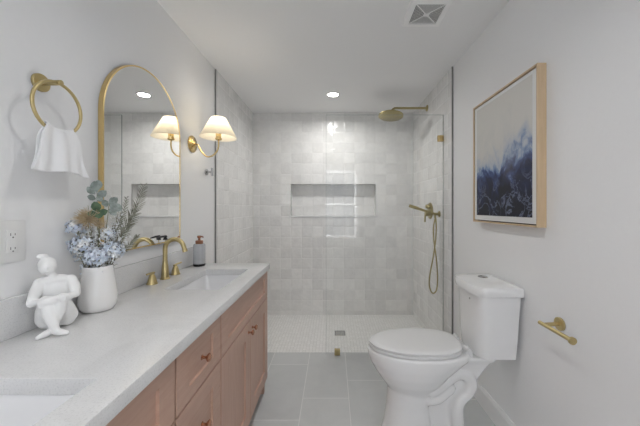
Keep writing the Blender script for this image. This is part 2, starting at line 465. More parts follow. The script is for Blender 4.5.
def baseboard(name, x0, x1, y0, y1, side, lab):
    bm = bmesh.new(); zt = .125
    if side == 'R': pr = [(XW,0),(XW-.014,0),(XW-.014,zt-.02),(XW-.008,zt-.006),(XW-.006,zt),(XW,zt)]
    else: pr = [(-XW,0),(-XW+.014,0),(-XW+.014,zt-.02),(-XW+.008,zt-.006),(-XW+.006,zt),(-XW,zt)]
    loft(bm, [[(x, y0, z) for x, z in pr], [(x, y1, z) for x, z in pr]])
    struct(obj(name, bm, M['trim']), lab, 'baseboard')
baseboard('baseboard_right', 0, 0, REAR, YTR-.006, 'R', 'white painted baseboard along the wall behind the toilet')
baseboard('baseboard_left', 0, 0, 2.02, YTL-.006, 'L', 'short white baseboard between vanity and shower')
# rear wall with a window (behind the camera)
bm = bmesh.new()
slab_with_hole(bm, [-XW, WINX0, WINX1, XW], [0, WINZ0, WINZ1, ZC], {(1,1)}, lambda u, v, s: (u, REAR - (.10 if s else 0), v))
struct(obj('wall_rear', bm, M['wall']), 'pale grey painted wall with the window', 'wall')
bm = bmesh.new()
for a in ((WINX0, WINX0+.04, WINZ0, WINZ1), (WINX1-.04, WINX1, WINZ0, WINZ1), (WINX0+.04, WINX1-.04, WINZ0, WINZ0+.04), (WINX0+.04, WINX1-.04, WINZ1-.04, WINZ1), (WINX0+.04, WINX1-.04, 1.365, 1.405)):
    B(bm, a[0], a[1], REAR-.07, REAR-.02, a[2], a[3])
wf = struct(obj('window_1', bm, M['trim']), 'white framed sash window in the rear wall', 'window')
obj('pane', box(WINX0+.04, WINX1-.04, REAR-.05, REAR-.045, WINZ0+.04, WINZ1-.04), M['winglass'], wf)

# ------------------------------------------------------------------ ceiling lamps and vent
for i, (x, y, p) in enumerate(LAMPS):
    t = thing('recessed_ceiling_light', ['round recessed ceiling light glowing above the shower', 'unseen round ceiling light added as fill above the vanity', 'unseen round ceiling light added as fill near the window'][i], 'ceiling light', (x, y, ZC), 'recessed ceiling lights')
    bm = bmesh.new(); lathe(bm, [(.052,-.001),(.056,-.006),(.066,-.005),(.074,-.001),(.074,0),(.052,0),(.052,-.001)], (x,y,ZC), n=48)
    obj('trim_ring', bm, M['plastic'], t, smooth=True)
    bm = bmesh.new(); lathe(bm, [(0,-.003),(.053,-.003),(.053,-.0005),(0,-.0005)], (x,y,ZC), n=48)
    obj('lens', bm, M['lamp'], t)
    a = area('downlight_lamp', (x, y, ZC-.008), (0,0,0), .10, .10, p, (1,.985,.965), 'DISK', math.radians(165 if i == 0 else 140)); a.parent = t
    a.matrix_parent_inverse = Matrix.Translation(-t.location)

VX0, VX1, VY0, VY1 = .43, .667, 1.553, 1.79
t = thing('ceiling_vent', 'square white slatted exhaust vent on the ceiling', 'vent', ((VX0+VX1)/2, (VY0+VY1)/2, ZC))
bm = bmesh.new()
ix0, ix1, iy0, iy1 = VX0+.034, VX1-.034, VY0+.033, VY1-.033
loft_r = [[(VX0,VY0,ZC),(VX1,VY0,ZC),(VX1,VY1,ZC),(VX0,VY1,ZC)], [(VX0+.006,VY0+.006,ZC-.012),(VX1-.006,VY0+.006,ZC-.012),(VX1-.006,VY1-.006,ZC-.012),(VX0+.006,VY1-.006,ZC-.012)],
          [(ix0,iy0,ZC-.016),(ix1,iy0,ZC-.016),(ix1,iy1,ZC-.016),(ix0,iy1,ZC-.016)], [(ix0,iy0,ZC-.004),(ix1,iy0,ZC-.004),(ix1,iy1,ZC-.004),(ix0,iy1,ZC-.004)]]
loft(bm, loft_r, caps=False); obj('frame', bm, M['ventwhite'], t)
obj('backing', box(ix0, ix1, iy0, iy1, ZC-.005, ZC-.001), M['ventgrey'], t)  # dark grey sheet behind the louvres
bm = bmesh.new(); cx, cy = (ix0+ix1)/2, (iy0+iy1)/2; hw, hh = (ix1-ix0)/2, (iy1-iy0)/2
B(bm, cx-.018, cx+.018, cy-.012, cy+.012, ZC-.017, ZC-.013)
K = 10
for k in range(K):
    f = .20 + .78*k/(K-1)
    for s in (-1, 1):
        B(bm, cx-hw*f, cx+hw*f, cy+s*hh*f-.0016, cy+s*hh*f+.0016, ZC-.0138, ZC-.0128)
        B(bm, cx+s*hw*f-.0016, cx+s*hw*f+.0016, cy-hh*f, cy+hh*f, ZC-.0138, ZC-.0128)
tube(bm, [(ix0,iy0,ZC-.0135),(ix1,iy1,ZC-.0135)], .003, 6); tube(bm, [(ix0,iy1,ZC-.0135),(ix1,iy0,ZC-.0135)], .003, 6)
obj('louvre', bm, M['plastic'], t)

# ------------------------------------------------------------------ vanity cabinet
CT, CB = .90, .862           # countertop top and underside
FX = -.46                    # cabinet face plane
VY_0, VY_1 = 0.0, 2.0
van = thing('vanity_cabinet', 'long reddish-brown wooden double vanity with shaker doors and copper knobs', 'cabinet', (-.70, 1.0, 0))
bm = bmesh.new()
B(bm, -.974, FX-.021, VY_0+.012, VY_0+.03, .10, CB-.001); B(bm, -.974, FX-.021, VY_1-.018, VY_1, .10, CB-.001)
B(bm, -.974, FX-.021, VY_0+.03, VY_1-.018, .10, .118); B(bm, -.974, -.966, VY_0+.03, VY_1-.018, .118, CB-.001)
for y in (.833, 1.168): B(bm, -.966, FX-.022, y-.009, y+.009, .118, CB-.001)
obj('body', bm, M['cab'], van)
bm = bmesh.new()   # face frame behind the doors
slab_with_hole(bm, [VY_0+.012, .06, .79, .86, 1.14, 1.21, 1.95, VY_1], [.10, .14, .63, .70, .83, CB-.001],
               {(1,1),(3,1),(5,1),(1,3),(3,3),(5,3)}, lambda u, v, s: (FX-.0215+(.0 if s else -.018), u, v))
obj('face_frame', bm, M['cab'], van)
bm = bmesh.new(); B(bm, -.97, FX-.075, VY_0+.03, VY_1-.03, 0, .10); B(bm, FX-.10, FX-.021, VY_1-.03, VY_1, 0, .0995); obj('toe_kick', bm, M['cab_h'], van)

def shaker(name, y0, y1, z0, z1, stile, rail, mat):
    """front with a recessed panel"""
    bm = bmesh.new(); d = .009; xf, xb = FX, FX-.020
    def ring(y0, y1, z0, z1, x): return [(x,y0,z0),(x,y1,z0),(x,y1,z1),(x,y0,z1)]
    loft(bm, [ring(y0,y1,z0,z1,xb), ring(y0,y1,z0,z1,xf-.0015), ring(y0+.0015,y1-.0015,z0+.0015,z1-.0015,xf),
              ring(y0+stile,y1-stile,z0+rail,z1-rail,xf), ring(y0+stile+.002,y1-stile-.002,z0+rail+.002,z1-rail-.002,xf-d)])
    return obj(name, bm, mat, van)
def knob(y, z, parent):
    bm = bmesh.new(); lathe(bm, [(0,0),(.009,0),(.009,.002),(.005,.005),(.0045,.014),(.010,.018),(.0145,.023),(.0145,.027),(.010,.031),(0,.0325)], (FX-.0005,y,z), 'X', 24)
    o = obj('knob', bm, M['copper'], None, smooth=True); o.parent = parent; o.matrix_parent_inverse = parent.matrix_parent_inverse @ Matrix()
    o.matrix_parent_inverse = Matrix()
    return o
G = .0044
for (a, b) in ((VY_0+.012, .833), (1.168, VY_1)):
    shaker('false_drawer_front', a+G, b-G, .672, .858, .075, .045, M['cab_h'])
    mid = (a+b)/2
    for y0, y1, ky in ((a+G, mid-G*.7, mid-.034), (mid+G*.7, b-G, mid+.034)):
        d = shaker('door', y0, y1, .105, .667, .078, .078, M['cab']); knob(ky, .612, d)
for z0, z1 in ((.672,.858), (.392,.667), (.105,.387)):
    d = shaker('drawer_front', .833+G, 1.168-G, z0, z1, .072, .045 if z1-z0 < .2 else .06, M['cab_h'])
    knob(1.0, (z0+z1)/2 if z0 > .6 else (z0+z1)/2, d)

# countertop with two sink cut-outs
SINKS = [(1.36, 1.812), (.190, .650)]
SX0, SX1 = -.812, -.540
bm = bmesh.new()
slab_with_hole(bm, [-.977, SX0, SX1, -.446], [-.012, SINKS[1][0], SINKS[1][1], SINKS[0][0], SINKS[0][1], 2.012], {(1,1),(1,3)},
               lambda u, v, s: (u, v, CT if s else CB))
tag(obj('countertop', bm, M['quartz'], bevel=.0022, seg=2), 'long white speckled stone countertop lying on the wooden vanity', 'countertop')
bm = box(-.977, -.963, -.012, 2.012, CT+.0003, 1.020)
tag(obj('backsplash', bm, M['quartz'], bevel=.0015), 'low white stone upstand along the wall behind the faucet', 'backsplash')
for i, (y0, y1) in enumerate(SINKS):
    t = thing('sink', ['rectangular white undermount sink below the gold faucet', 'rectangular white undermount sink nearest the camera, in front of the white figurine'][i], 'sink', ((SX0+SX1)/2, (y0+y1)/2, CB-.15), 'undermount sinks')
    bm = bmesh.new(); e = .006; zt = CB-.0006
    rings = [rrect(SX0-.03, SX1+.03, y0-.03, y1+.03, .02, zt-.012), rrect(SX0-.03, SX1+.03, y0-.03, y1+.03, .02, zt),
             rrect(SX0-e, SX1+e, y0-e, y1+e, .022, zt), rrect(SX0-e+.002, SX1+e-.002, y0-e+.002, y1+e-.002, .022, zt-.006), rrect(SX0+.006, SX1-.006, y0+.008, y1-.008, .03, zt-.09),
             rrect(SX0+.012, SX1-.012, y0+.014, y1-.014, .035, zt-.125), rrect(SX0+.032, SX1-.032, y0+.036, y1-.036, .035, zt-.140), rrect(-.70, -.652, (y0+y1)/2-.024, (y0+y1)/2+.024, .0235, zt-.146),
             rrect(-.70, -.652, (y0+y1)/2-.024, (y0+y1)/2+.024, .0235, zt-.158), rrect(SX0+.02, SX1-.02, y0+.02, y1-.02, .035, zt-.155), rrect(SX0-.006, SX1+.006, y0-.006, y1+.006, .03, zt-.10), rrect(SX0-.012, SX1+.012, y0-.012, y1+.012, .03, zt-.012)]
    loft(bm, rings + [rings[0]], caps=False); obj('basin', bm, M['sinkwhite'], t, smooth=True)
    bm = bmesh.new(); lathe(bm, [(0,-.002),(.020,-.002),(.0225,.0),(.021,.003),(.012,.0045),(0,.005)], (-.676,(y0+y1)/2,zt-.147), n=28)
    obj('drain', bm, M['brass'], t, smooth=True)

# ------------------------------------------------------------------ faucet
fy = 1.567; fx = -.925
t = thing('faucet', 'brushed gold widespread faucet with arched spout behind the far sink', 'faucet', (fx, fy, CT))
bm = bmesh.new()
lathe(bm, [(0,0),(.026,0),(.026,.004),(.0205,.008),(.0185,.03),(.0155,.075),(.0135,.082),(.0128,.10)], (fx,fy,CT+.0003), n=28)
bm.faces.new([v for v in bm.verts][-28:])
zt = 1.066; R = .052
pts = [(fx,fy,CT+.08),(fx,fy,1.0),(fx,fy,1.05)] + [(fx+R-R*math.cos(a), fy, zt+R*math.sin(a)) for a in [PI*k/14 for k in range(0,13)]]
lx, _, lz = pts[-1]; pts.append((lx+.012, fy, lz-.036)); 
tube(bm, pts, .0118, 20); 
tube(bm, [(lx+.0085,fy,lz-.026),(lx+.0125,fy,lz-.040)], .0132, 20)
obj('spout', bm, M['brass'], t, smooth=True)
bm = bmesh.new(); tube(bm, [(fx-.014,fy+.026,CT+.001),(fx-.014,fy+.026,1.118)], .0022, 10); obj('lift_rod', bm, M['brass'], t, smooth=True)
bm = bmesh.new(); lathe(bm, [(0,0),(.011,0),(.012,.004),(.008,.010),(.008,.014),(.010,.017),(.010,.021),(0,.023)], (fx-.014,fy+.026,1.112), n=20)
tube(bm, [(fx-.014,fy+.032,1.1315),(fx-.016,fy-.006,1.1325),(fx-.016,fy-.048,1.129)], [.0065,.0055,.0035], 10)
obj('lift_rod_knob', bm, M['black'], t, smooth=True)['label'] = 'black lever knob'
for s in (-1, 1):
    hy = fy + s*.108
    bm = bmesh.new()
    lathe(bm, [(0,0),(.026,0),(.026,.004),(.0225,.010),(.0165,.032),(.0135,.044),(.0095,.048),(.0095,.056),(0,.0565)], (fx-.003,hy,CT+.0003), n=24)
    hd = obj('handle', bm, M['brass'], t, smooth=True)
    bm = bmesh.new(); tube(bm, [(fx-.003,hy-s*.016,CT+.0545),(fx-.003,hy+s*.02,CT+.0575),(fx+.004,hy+s*.052,CT+.060)], [.0055,.0058,.0045], 12)
    o = obj('lever', bm, M['brass'], None, smooth=True); o.parent = hd

# ------------------------------------------------------------------ soap dispenser
sx, sy = -.905, 1.925
t = thing('soap_dispenser', 'ribbed grey glass soap bottle with a copper pump beside the far sink', 'soap dispenser', (sx, sy, CT))
bm = bmesh.new(); lathe(bm, [(0,.014),(.036,.014),(.037,.018),(.037,.138),(.034,.146),(.018,.150),(0,.150)], (sx,sy,CT), n=96, mod=lambda a: 1+.022*math.cos(24*a))
obj('bottle', bm, M['ribglass'], t, smooth=True)
bm = bmesh.new(); lathe(bm, [(0,.0003),(.0365,.0003),(.0385,.003),(.0385,.012),(.0365,.0150),(0,.0150)], (sx,sy,CT), n=40); obj('base', bm, M['black'], t, smooth=True)
bm = bmesh.new(); lathe(bm, [(0,.148),(.023,.148),(.024,.151),(.024,.168),(.021,.171),(.0075,.172),(.0065,.185),(.012,.189),(.0135,.193),(.0125,.203),(0,.205)], (sx,sy,CT), n=32)
tube(bm, [(sx,sy,CT+.197),(sx+.026,sy-.012,CT+.198),(sx+.034,sy-.016,CT+.193)], [.0055,.005,.004], 12)
obj('pump', bm, M['copper_dark'], t, smooth=True)

# ------------------------------------------------------------------ mirror
MY0, MY1, MZ0, MZC = 1.182, 1.782, 1.092, 1.700
def arch(inset, x, n=36):
    y0, y1, z0 = MY0+inset, MY1-inset, MZ0+inset; c = (y0+y1)/2; r = (y1-y0)/2
    return [(x,y0,z0),(x,y1,z0)] + [(x, c+r*math.cos(a), MZC+r*math.sin(a)*1.0) for a in [PI*k/n for k in range(n+1)]]
t = thing('arched_mirror', 'tall arched mirror in a thin gold frame on the wall above the backsplash', 'mirror', (-XW, (MY0+MY1)/2, MZ0))
bm = bmesh.new(); fr = .0065
loft(bm, [arch(0,-XW+.001), arch(0,-XW+.022), arch(fr,-XW+.022), arch(fr,-XW+.001), arch(0,-XW+.001)], caps=False)
obj('frame', bm, M['brass_polish'], t)
bm = bmesh.new(); loft(bm, [arch(fr-.001,-XW+.002), arch(fr-.001,-XW+.0205)]); obj('mirror_glass', bm, M['mirror'], t)

# ------------------------------------------------------------------ sconce
qx, qy, qz = -XW, 1.97, 1.732
t = thing('wall_sconce', 'gold swan-neck wall sconce with a lit pleated cream shade', 'wall lamp', (qx, qy, qz))
bm = bmesh.new(); lathe(bm, [(0,0),(.058,0),(.058,.006),(.052,.012),(.030,.014),(.020,.022),(.010,.026),(0,.027)], (qx+.0005,qy,qz), 'X', 40)
obj('backplate', bm, M['brass_polish'], t, smooth=True)
ax = -.793
bm = bmesh.new()
ctrl = [(qx+.02,0),(qx+.034,.0),(-.935,-.006),(-.911,-.050),(-.874,-.086),(-.832,-.078),(-.802,-.045),(-.793,-.012),(ax,.030)]
def cr(P, m=5):
    out = []
    for i in range(len(P)-1):
        p0, p1, p2, p3 = P[max(i-1,0)], P[i], P[i+1], P[min(i+2,len(P)-1)]
        for k in range(m):
            u = k/m; out.append(tuple(.5*((2*b)+(-a+c)*u+(2*a-5*b+4*c-d)*u*u+(-a+3*b-3*c+d)*u**3) for a,b,c,d in zip(p0,p1,p2,p3)))
    out.append(tuple(P[-1])); return out
tube(bm, [(x, qy, qz+z) for x, z in cr(ctrl)], .0052, 12)
obj('arm', bm, M['brass_polish'], t, smooth=True)
bm = bmesh.new(); lathe(bm, [(0,.0),(.012,.0),(.022,.006),(.023,.014),(.016,.018),(.018,.024),(.018,.048),(0,.048)], (ax,qy,qz+.026), n=28)
obj('socket', bm, M['brass_polish'], t, smooth=True)
bm = bmesh.new(); lathe(bm, [(0,0),(.008,0),(.010,.01),(.016,.03),(.017,.042),(.012,.056),(0,.062)], (ax,qy,qz+.072), n=24); obj('bulb', bm, M['bulb'], t, smooth=True)
bm = bmesh.new(); n = 160; zb, zs = qz+.045, qz+.182
def pl(r, z, amp): return [(ax+(r+amp*(1 if k%2 else -1))*math.cos(2*PI*k/n), qy+(r+amp*(1 if k%2 else -1))*math.sin(2*PI*k/n), z) for k in range(n)]
loft(bm, [pl(.122,zb,.0018), pl(.110,zb+.022,.0018), pl(.048,zs,.001), pl(.0465,zs,.001), pl(.1085,zb+.022,.0018), pl(.1205,zb,.0018), pl(.122,zb,.0018)], caps=False)
obj('lamp_shade', bm, M['shade'], t)
bm = bmesh.new()
for a in (0, 2*PI/3, 4*PI/3): tube(bm, [(ax,qy,qz+.046),(ax+.05*math.cos(a),qy+.05*math.sin(a),qz+.12),(ax+.053*math.cos(a),qy+.053*math.sin(a),zs-.006)], .0012, 6)
obj('shade_carrier', bm, M['brass_polish'], t)
pl_ = bpy.data.lights.new('bulb_light', 'POINT'); pl_.energy = .8; pl_.color = (1,.91,.78); pl_.shadow_soft_size = .02
po = bpy.data.objects.new('bulb_light', pl_); C.objects.link(po); po.location = (ax,qy,qz+.14); po.parent = t; po.matrix_parent_inverse = Matrix.Translation(-t.location)

# ------------------------------------------------------------------ robe hook
hy, hz = 2.19, 1.567
t = thing('robe_hook', 'small brushed nickel robe hook on the wall below the sconce', 'hook', (-XW, hy, hz))
bm = bmesh.new(); lathe(bm, [(0,0),(.025,0),(.025,.007),(.022,.009),(.008,.010),(.0065,.040),(0,.040)], (-XW+.0005,hy,hz), 'X', 28); obj('backplate', bm, M['chrome'], t, smooth=True)
bm = bmesh.new(); tube(bm, [(-XW+.047,hy,hz-.031),(-XW+.047,hy,hz+.031)], .0085, 16); tube(bm, [(-XW+.035,hy,hz),(-XW+.049,hy,hz)], .0075, 12)
obj('peg', bm, M['chrome'], t, smooth=True)

# ------------------------------------------------------------------ towel ring + towel
ty, tz = .948, 1.622; tx = -.915; TR = .0835
t = thing('towel_ring', 'gold towel ring on the wall left of the mirror', 'towel ring', (-XW, ty, tz+.08))
bm = bmesh.new(); lathe(bm, [(0,0),(.029,0),(.029,.007),(.0275,.0088),(0,.0088)], (-XW+.0005,ty,tz+TR+.002), 'X', 36)
tube(bm, [(-XW+.008,ty,tz+TR+.002),(tx+.010,ty,tz+TR+.002)], .0085, 20); obj('mount', bm, M['brass'], t, smooth=True)
bm = bmesh.new(); tube(bm, [(tx, ty+TR*math.cos(a), tz+TR*math.sin(a)) for a in [2*PI*k/64 for k in range(64)]], .0052, 14, closed=True)
obj('ring', bm, M['brass'], t, smooth=True)
# towel: folded over the bottom of the ring, two layers of soft folds
bm = bmesh.new(); nu, nv = 44, 40
def tw(u, v, side):
    """u 0..1 across, v 0 top .. 1 hem; side -1 wall side, +1 room side"""
    top_half, bot_half = .047, .098
    e = min(1, v*1.0)**.75
    hw = (top_half + (bot_half-top_half)*e)*(1 if side>0 else .93)
    s = u*2-1
    y = ty + .002 + s*hw + .004*math.sin(7*v)*s + (.017*v if side<0 else 0)
    bowl = math.sqrt(max(0, TR*TR - (min(abs(s),1)*top_half)**2))
    ztop = tz - bowl + .006
    zb = 1.402 + .010*(1-s)*.5*(1 if side > 0 else .4) + (.006*math.sin(3.1*s+.6)) + (0 if side > 0 else .008)
    z = ztop + (zb-ztop)*v
    fold = (.006*math.sin(5.5*s+1.0) + .005*math.sin(11*s*(.7+.3*v)+2.0)) * (.35+.65*v)
    thick = .0065 + .005*min(1, v*3) + .003*v
    x = tx + side*thick + fold
    if v < .02: x = tx + side*thick*.6 + fold*.5
    return (max(x, -XW+.012), y, z)
rows = []
for j in range(nv+1): rows.append([tw(i/nu, 1-j/nv, -1) for i in range(nu+1)])
arc = [[(tx + .0095*math.cos(a) + (tw(i/nu,0,1)[0]+tw(i/nu,0,-1)[0])/2 - tx, tw(i/nu,0,1)[1], tw(i/nu,0,1)[2]+.008*math.sin(a)) for i in range(nu+1)] for a in (PI*.75, PI*.5, PI*.25)]
rows += arc
for j in range(nv+1): rows.append([tw(i/nu, j/nv, 1) for i in range(nu+1)])
V = [[bm.verts.new(p) for p in r] for r in rows]
for a, b in zip(V, V[1:]):
    for i in range(nu): bm.faces.new((a[i], a[i+1], b[i+1], b[i]))
me = obj('hand_towel', bm, M['towel'], None, smooth=True)
for e in me.data.polygons: e.use_smooth = True
so = me.modifiers.new('thick', 'SOLIDIFY'); so.thickness = .006; so.offset = 0; 
sb = me.modifiers.new('sub', 'SUBSURF'); sb.levels = 1; sb.render_levels = 1
tag(me, 'white terry hand towel hanging folded through the gold ring', 'towel')

# ------------------------------------------------------------------ outlet
oy1, oy0, oz0, oz1 = .899, .783, 1.126, 1.252
t = thing('wall_outlet', 'white double wall plate with a power outlet above the countertop edge', 'outlet', (-XW, (oy0+oy1)/2, oz0))
obj('cover_plate', box(-XW+.0004, -XW+.0065, oy0, oy1, oz0, oz1), M['plastic'], t, bevel=.0018)
for i, (a, b) in enumerate(((.845,.878), (.800,.833))):
    bm = box(-XW+.0060, -XW+.0090, a, b, (oz0+oz1)/2-.0335, (oz0+oz1)/2+.0335)
    d = obj('receptacle' if i == 0 else 'rocker_switch', bm, M['plastic'], t, bevel=.0012)
    d2 = bmesh.new(); zc = (oz0+oz1)/2; yc = (a+b)/2
    if i == 0:
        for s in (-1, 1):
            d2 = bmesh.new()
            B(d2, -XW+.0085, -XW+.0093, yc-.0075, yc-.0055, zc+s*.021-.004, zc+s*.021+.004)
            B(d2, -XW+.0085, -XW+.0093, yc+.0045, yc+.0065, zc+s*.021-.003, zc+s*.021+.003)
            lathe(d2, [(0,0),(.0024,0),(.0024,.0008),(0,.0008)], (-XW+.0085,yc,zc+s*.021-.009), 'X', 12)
            o = obj('socket_holes', d2, M['slotgrey'], None); o.parent = d  # dark grey blocks paint in the shade inside the holes
        d2 = bmesh.new(); 
        for s in (-1, 1): B(d2, -XW+.0085, -XW+.0096, yc-.005, yc+.005, zc+s*.0045-.003, zc+s*.0045+.003)
        o = obj('test_button', d2, M['plastic'], None); o.parent = d
    else: d2.free()

# ------------------------------------------------------------------ vase
vx, vy = -.901, 1.092
bm = bmesh.new()
lathe(bm, [(r, h*.97) for r, h in [(0,.0004),(.043,.0004),(.050,.004),(.0580,.020),(.0608,.040),(.0600,.062),(.0560,.098),(.0510,.132),(.0480,.160),(.0472,.172),(.0455,.175),(.0430,.173),(.0440,.155),(.0480,.110),(.0540,.060),(.0510,.025),(.040,.010),(0,.010)]], (vx,vy,CT), n=64)
tag(obj('vase', bm, M['ceramic'], smooth=True), 'glossy white rounded ceramic vase holding dried flowers', 'vase')

# ------------------------------------------------------------------ bouquet stems
RV = Vector((.77,.64,0)); FV = Vector((.64,-.77,0)); VB = Vector((vx, vy, CT))
def LP(u, v, w):
    p = VB + RV*u + FV*v + Vector((0,0,w)); 
    if p.x < -.968: p.x = -.968
    return p
def bez(p0, p1, p2, n=10):
    return [p0*(1-t)**2 + p1*2*t*(1-t) + p2*t*t for t in [k/n for k in range(n+1)]]
def petal(bm, p, d, up, L, W, cup=.25, mi=0):
    """pointed oval leaf: eight vertices, cupped"""
    d = d.normalized(); s = d.cross(up); s = s.normalized() if s.length > 1e-5 else frame_of(d)[0]; nrm = s.cross(d).normalized()
    prof = [(0,.12),(.3,.8),(.6,1.0),(.85,.6)]
    Lf = [bm.verts.new(p + d*L*a - s*W*.5*b + nrm*L*cup*(a*(1-a))) for a, b in prof]
    Rt = [bm.verts.new(p + d*L*a + s*W*.5*b + nrm*L*cup*(a*(1-a))) for a, b in prof]
    Md = [bm.verts.new(p + d*L*a + nrm*L*(cup*a*(1-a) - .05)) for a, b in prof]
    tip = bm.verts.new(p + d*L)
    for k in range(3):
        for A, Bq in ((Lf, Md), (Md, Rt)):
            f = bm.faces.new((A[k], A[k+1], Bq[k+1], Bq[k])); f.material_index = mi; f.smooth = True
    for A, Bq in ((Lf, Md), (Md, Rt)):
        f = bm.faces.new((A[3], tip, Bq[3])); f.material_index = mi; f.smooth = True
def rnd(): return Vector((random.gauss(0,1), random.gauss(0,1), random.gauss(0,1))).normalized()
def clampx(bm, lim=-.9665):
    for v in bm.verts:
        if v.co.x < lim: v.co.x = lim + random.uniform(0,.002)
def clear_mirror(bm):
    # the mirror frame stands 24 mm proud of the wall
    for v in bm.verts:
        if v.co.x < -.950 and v.co.y > MY0-.012 and v.co.z > MZ0-.012: v.co.x = -.950 + random.uniform(0,.002)
        if v.co.x < -.9600 and v.co.z < 1.022: v.co.x = -.9600
def raw(name, bm, mat, parent):
    me = bpy.data.meshes.new(name); clampx(bm); clear_mirror(bm); bm.to_mesh(me); bm.free()
    for m in (mat if isinstance(mat, list) else [mat]): me.materials.append(m)
    o = bpy.data.objects.new(name, me); C.objects.link(o); o.parent = parent; o.matrix_parent_inverse = Matrix.Translation(-parent.location); return o
def stem_of(t, tip, rad=.0014, bend=.5, root=None):
    root = root or LP(random.uniform(-.012,.012), random.uniform(-.012,.012), .022)
    mouth = LP(max(-.03, min(.03, (tip-VB).dot(RV)*.35)), max(-.025, min(.025, (tip-VB).dot(FV)*.35)), .165)
    pts = bez(root, mouth, tip, 14); bm = bmesh.new(); tube(bm, pts, [rad*1.3 - rad*.6*k/14 for k in range(15)], 6)
    raw('stem', bm, M['stem'], t); return pts
def flower_thing(name, label, cat):
    return thing(name, label, cat, VB + Vector((0,0,.02)), 'dried flowers in the white vase')
def hydrangea(tipuvw, r, n, mats, label, squash=.8):
    t = flower_thing('hydrangea', label, 'flower'); c = LP(*tipuvw); stem_of(t, c, .0020)
    bm = bmesh.new()
    for k in range(n):
        a = k*2.399963; zz = 1 - 1.75*(k+.5)/n; rr = math.sqrt(max(0, 1-zz*zz))
        nrm = Vector((rr*math.cos(a), rr*math.sin(a), zz*squash)); p = c + nrm*r*random.uniform(.82,1.08); nn = (nrm + rnd()*.35).normalized()
        A, Bv = frame_of(nn); ph = random.random()*PI; mi = random.choice([0,0,1,2])
        for q in range(4):
            d = A*math.cos(ph+q*PI/2) + Bv*math.sin(ph+q*PI/2) + nn*.25
            petal(bm, p, d, nn, random.uniform(.0085,.0125), .0078, .3, mi)
    raw('petals', bm, mats, t)
    bm = bmesh.new()
    for k in range(n//2):
        d = rnd(); d.z = abs(d.z)*.8; ellipsoid(bm, c + d*r*.98, (.0019,.0019,.0019), u=6, v=5)
    raw('seed_centres', bm, M['berry'], t)
    bm = bmesh.new()
    for k in range(18):
        d = rnd(); d.z = abs(d.z)*.6; tube(bm, [c - Vector((0,0,r*.8)), c + d*r*.8], .0007, 4)
    raw('stalks', bm, M['stem'], t)
hydrangea((-.046,.020,.250), .040, 70, [M['hyd'],M['hyd2'],M['whitepet']], 'pale blue hydrangea head at the left of the bouquet, low over the vase rim')
hydrangea((-.004,.032,.208), .036, 75, [M['hyd'],M['hyd2'],M['hyd']], 'light blue hydrangea head over the front of the vase rim')
hydrangea((.044,.012,.225), .038, 66, [M['hyd'],M['whitepet'],M['hyd2']], 'whitish blue hydrangea head at the right of the vase rim')
hydrangea((-.066,.004,.320), .026, 34, [M['hyd2'],M['whitepet'],M['hyd']], 'small lilac-blue hydrangea head at the far left of the bouquet')
hydrangea((.026,.0,.290), .030, 40, [M['whitepet'],M['hyd'],M['whitepet']], 'white and blue hydrangea head in the middle of the bouquet')
# white airy sprigs
def airy(tip, label, n=70, spread=.035, mat='whitepet', L=.010):
    t = flower_thing('white_filler_sprig', label, 'flower'); c = LP(*tip); pts = stem_of(t, c, .0012)
    bm = bmesh.new(); b2 = bmesh.new()
    for k in range(n):
        f = random.uniform(.45, 1); q = pts[int(f*14)]; d = rnd(); d.z = abs(d.z)*.9+.15; d.normalize(); l = spread*random.uniform(.4,1)*(1.25-f*.6)
        e = q + d*l; tube(b2, [q, e], .0005, 4)
        for z in range(3): petal(bm, e, d+rnd()*.9, rnd(), L*random.uniform(.6,1), L*.5, .3)
    raw('blossoms', bm, M[mat], t); raw('stalks', b2, M['olivegrey'], t)
airy((.062,.0,.375), 'white feathery sprig rising right of the green eucalyptus pods', 80, .034)
airy((-.030,.0,.400), 'white feathery sprig behind the tan dried tuft', 50, .030)
airy((.085,.014,.285), 'white feathery sprig low on the right of the bouquet', 80, .036)
airy((.0,.034,.300), 'white feathery sprig in the centre front of the bouquet, before the ochre grass', 80, .036)
airy((.045,.02,.330), 'white feathery sprig between the eucalyptus and the needle sprigs', 80, .036)
airy((-.078,.012,.270), 'bluish feathery sprig at the low left of the bouquet', 60, .028, 'hyd')
airy((-.060,.016,.315), 'bluish feathery sprig at the far left between the two left hydrangea heads', 70, .032, 'hyd')
airy((-.022,.024,.320), 'pale feathery sprig just under the tan dried grass tuft', 80, .034)
airy((-.045,.0,.375), 'lilac feathery sprig standing left of the eucalyptus, highest on the left', 46, .028, 'hyd2')
# tan dried grass
t = flower_thing('dried_grass_tuft', 'tan dried grass tuft in the upper left of the bouquet', 'dried grass'); c = LP(-.030,.026,.345); stem_of(t, c, .0018)
bm = bmesh.new()
for k in range(420):
    d = rnd(); d.z = d.z*.8+.45; d.normalize(); e = c + d*random.uniform(.025,.052); m_ = (c+e)/2 + rnd()*.004
    tube(bm, [c + rnd()*.006, m_, e], [.0008,.0008,.0004], 4)
raw('bristles', bm, M['tan'], t)
t = flower_thing('dried_grass_tuft', 'small ochre dried grass tuft just below the green pod leaves', 'dried grass'); c = LP(.004,.03,.325); stem_of(t, c, .0018)
bm = bmesh.new()
for k in range(120):
    d = rnd(); d.z = d.z*.8+.4; d.normalize(); e = c + d*random.uniform(.015,.030); tube(bm, [c + rnd()*.004, e], [.0007,.0004], 4)
raw('bristles', bm, M['tan'], t)
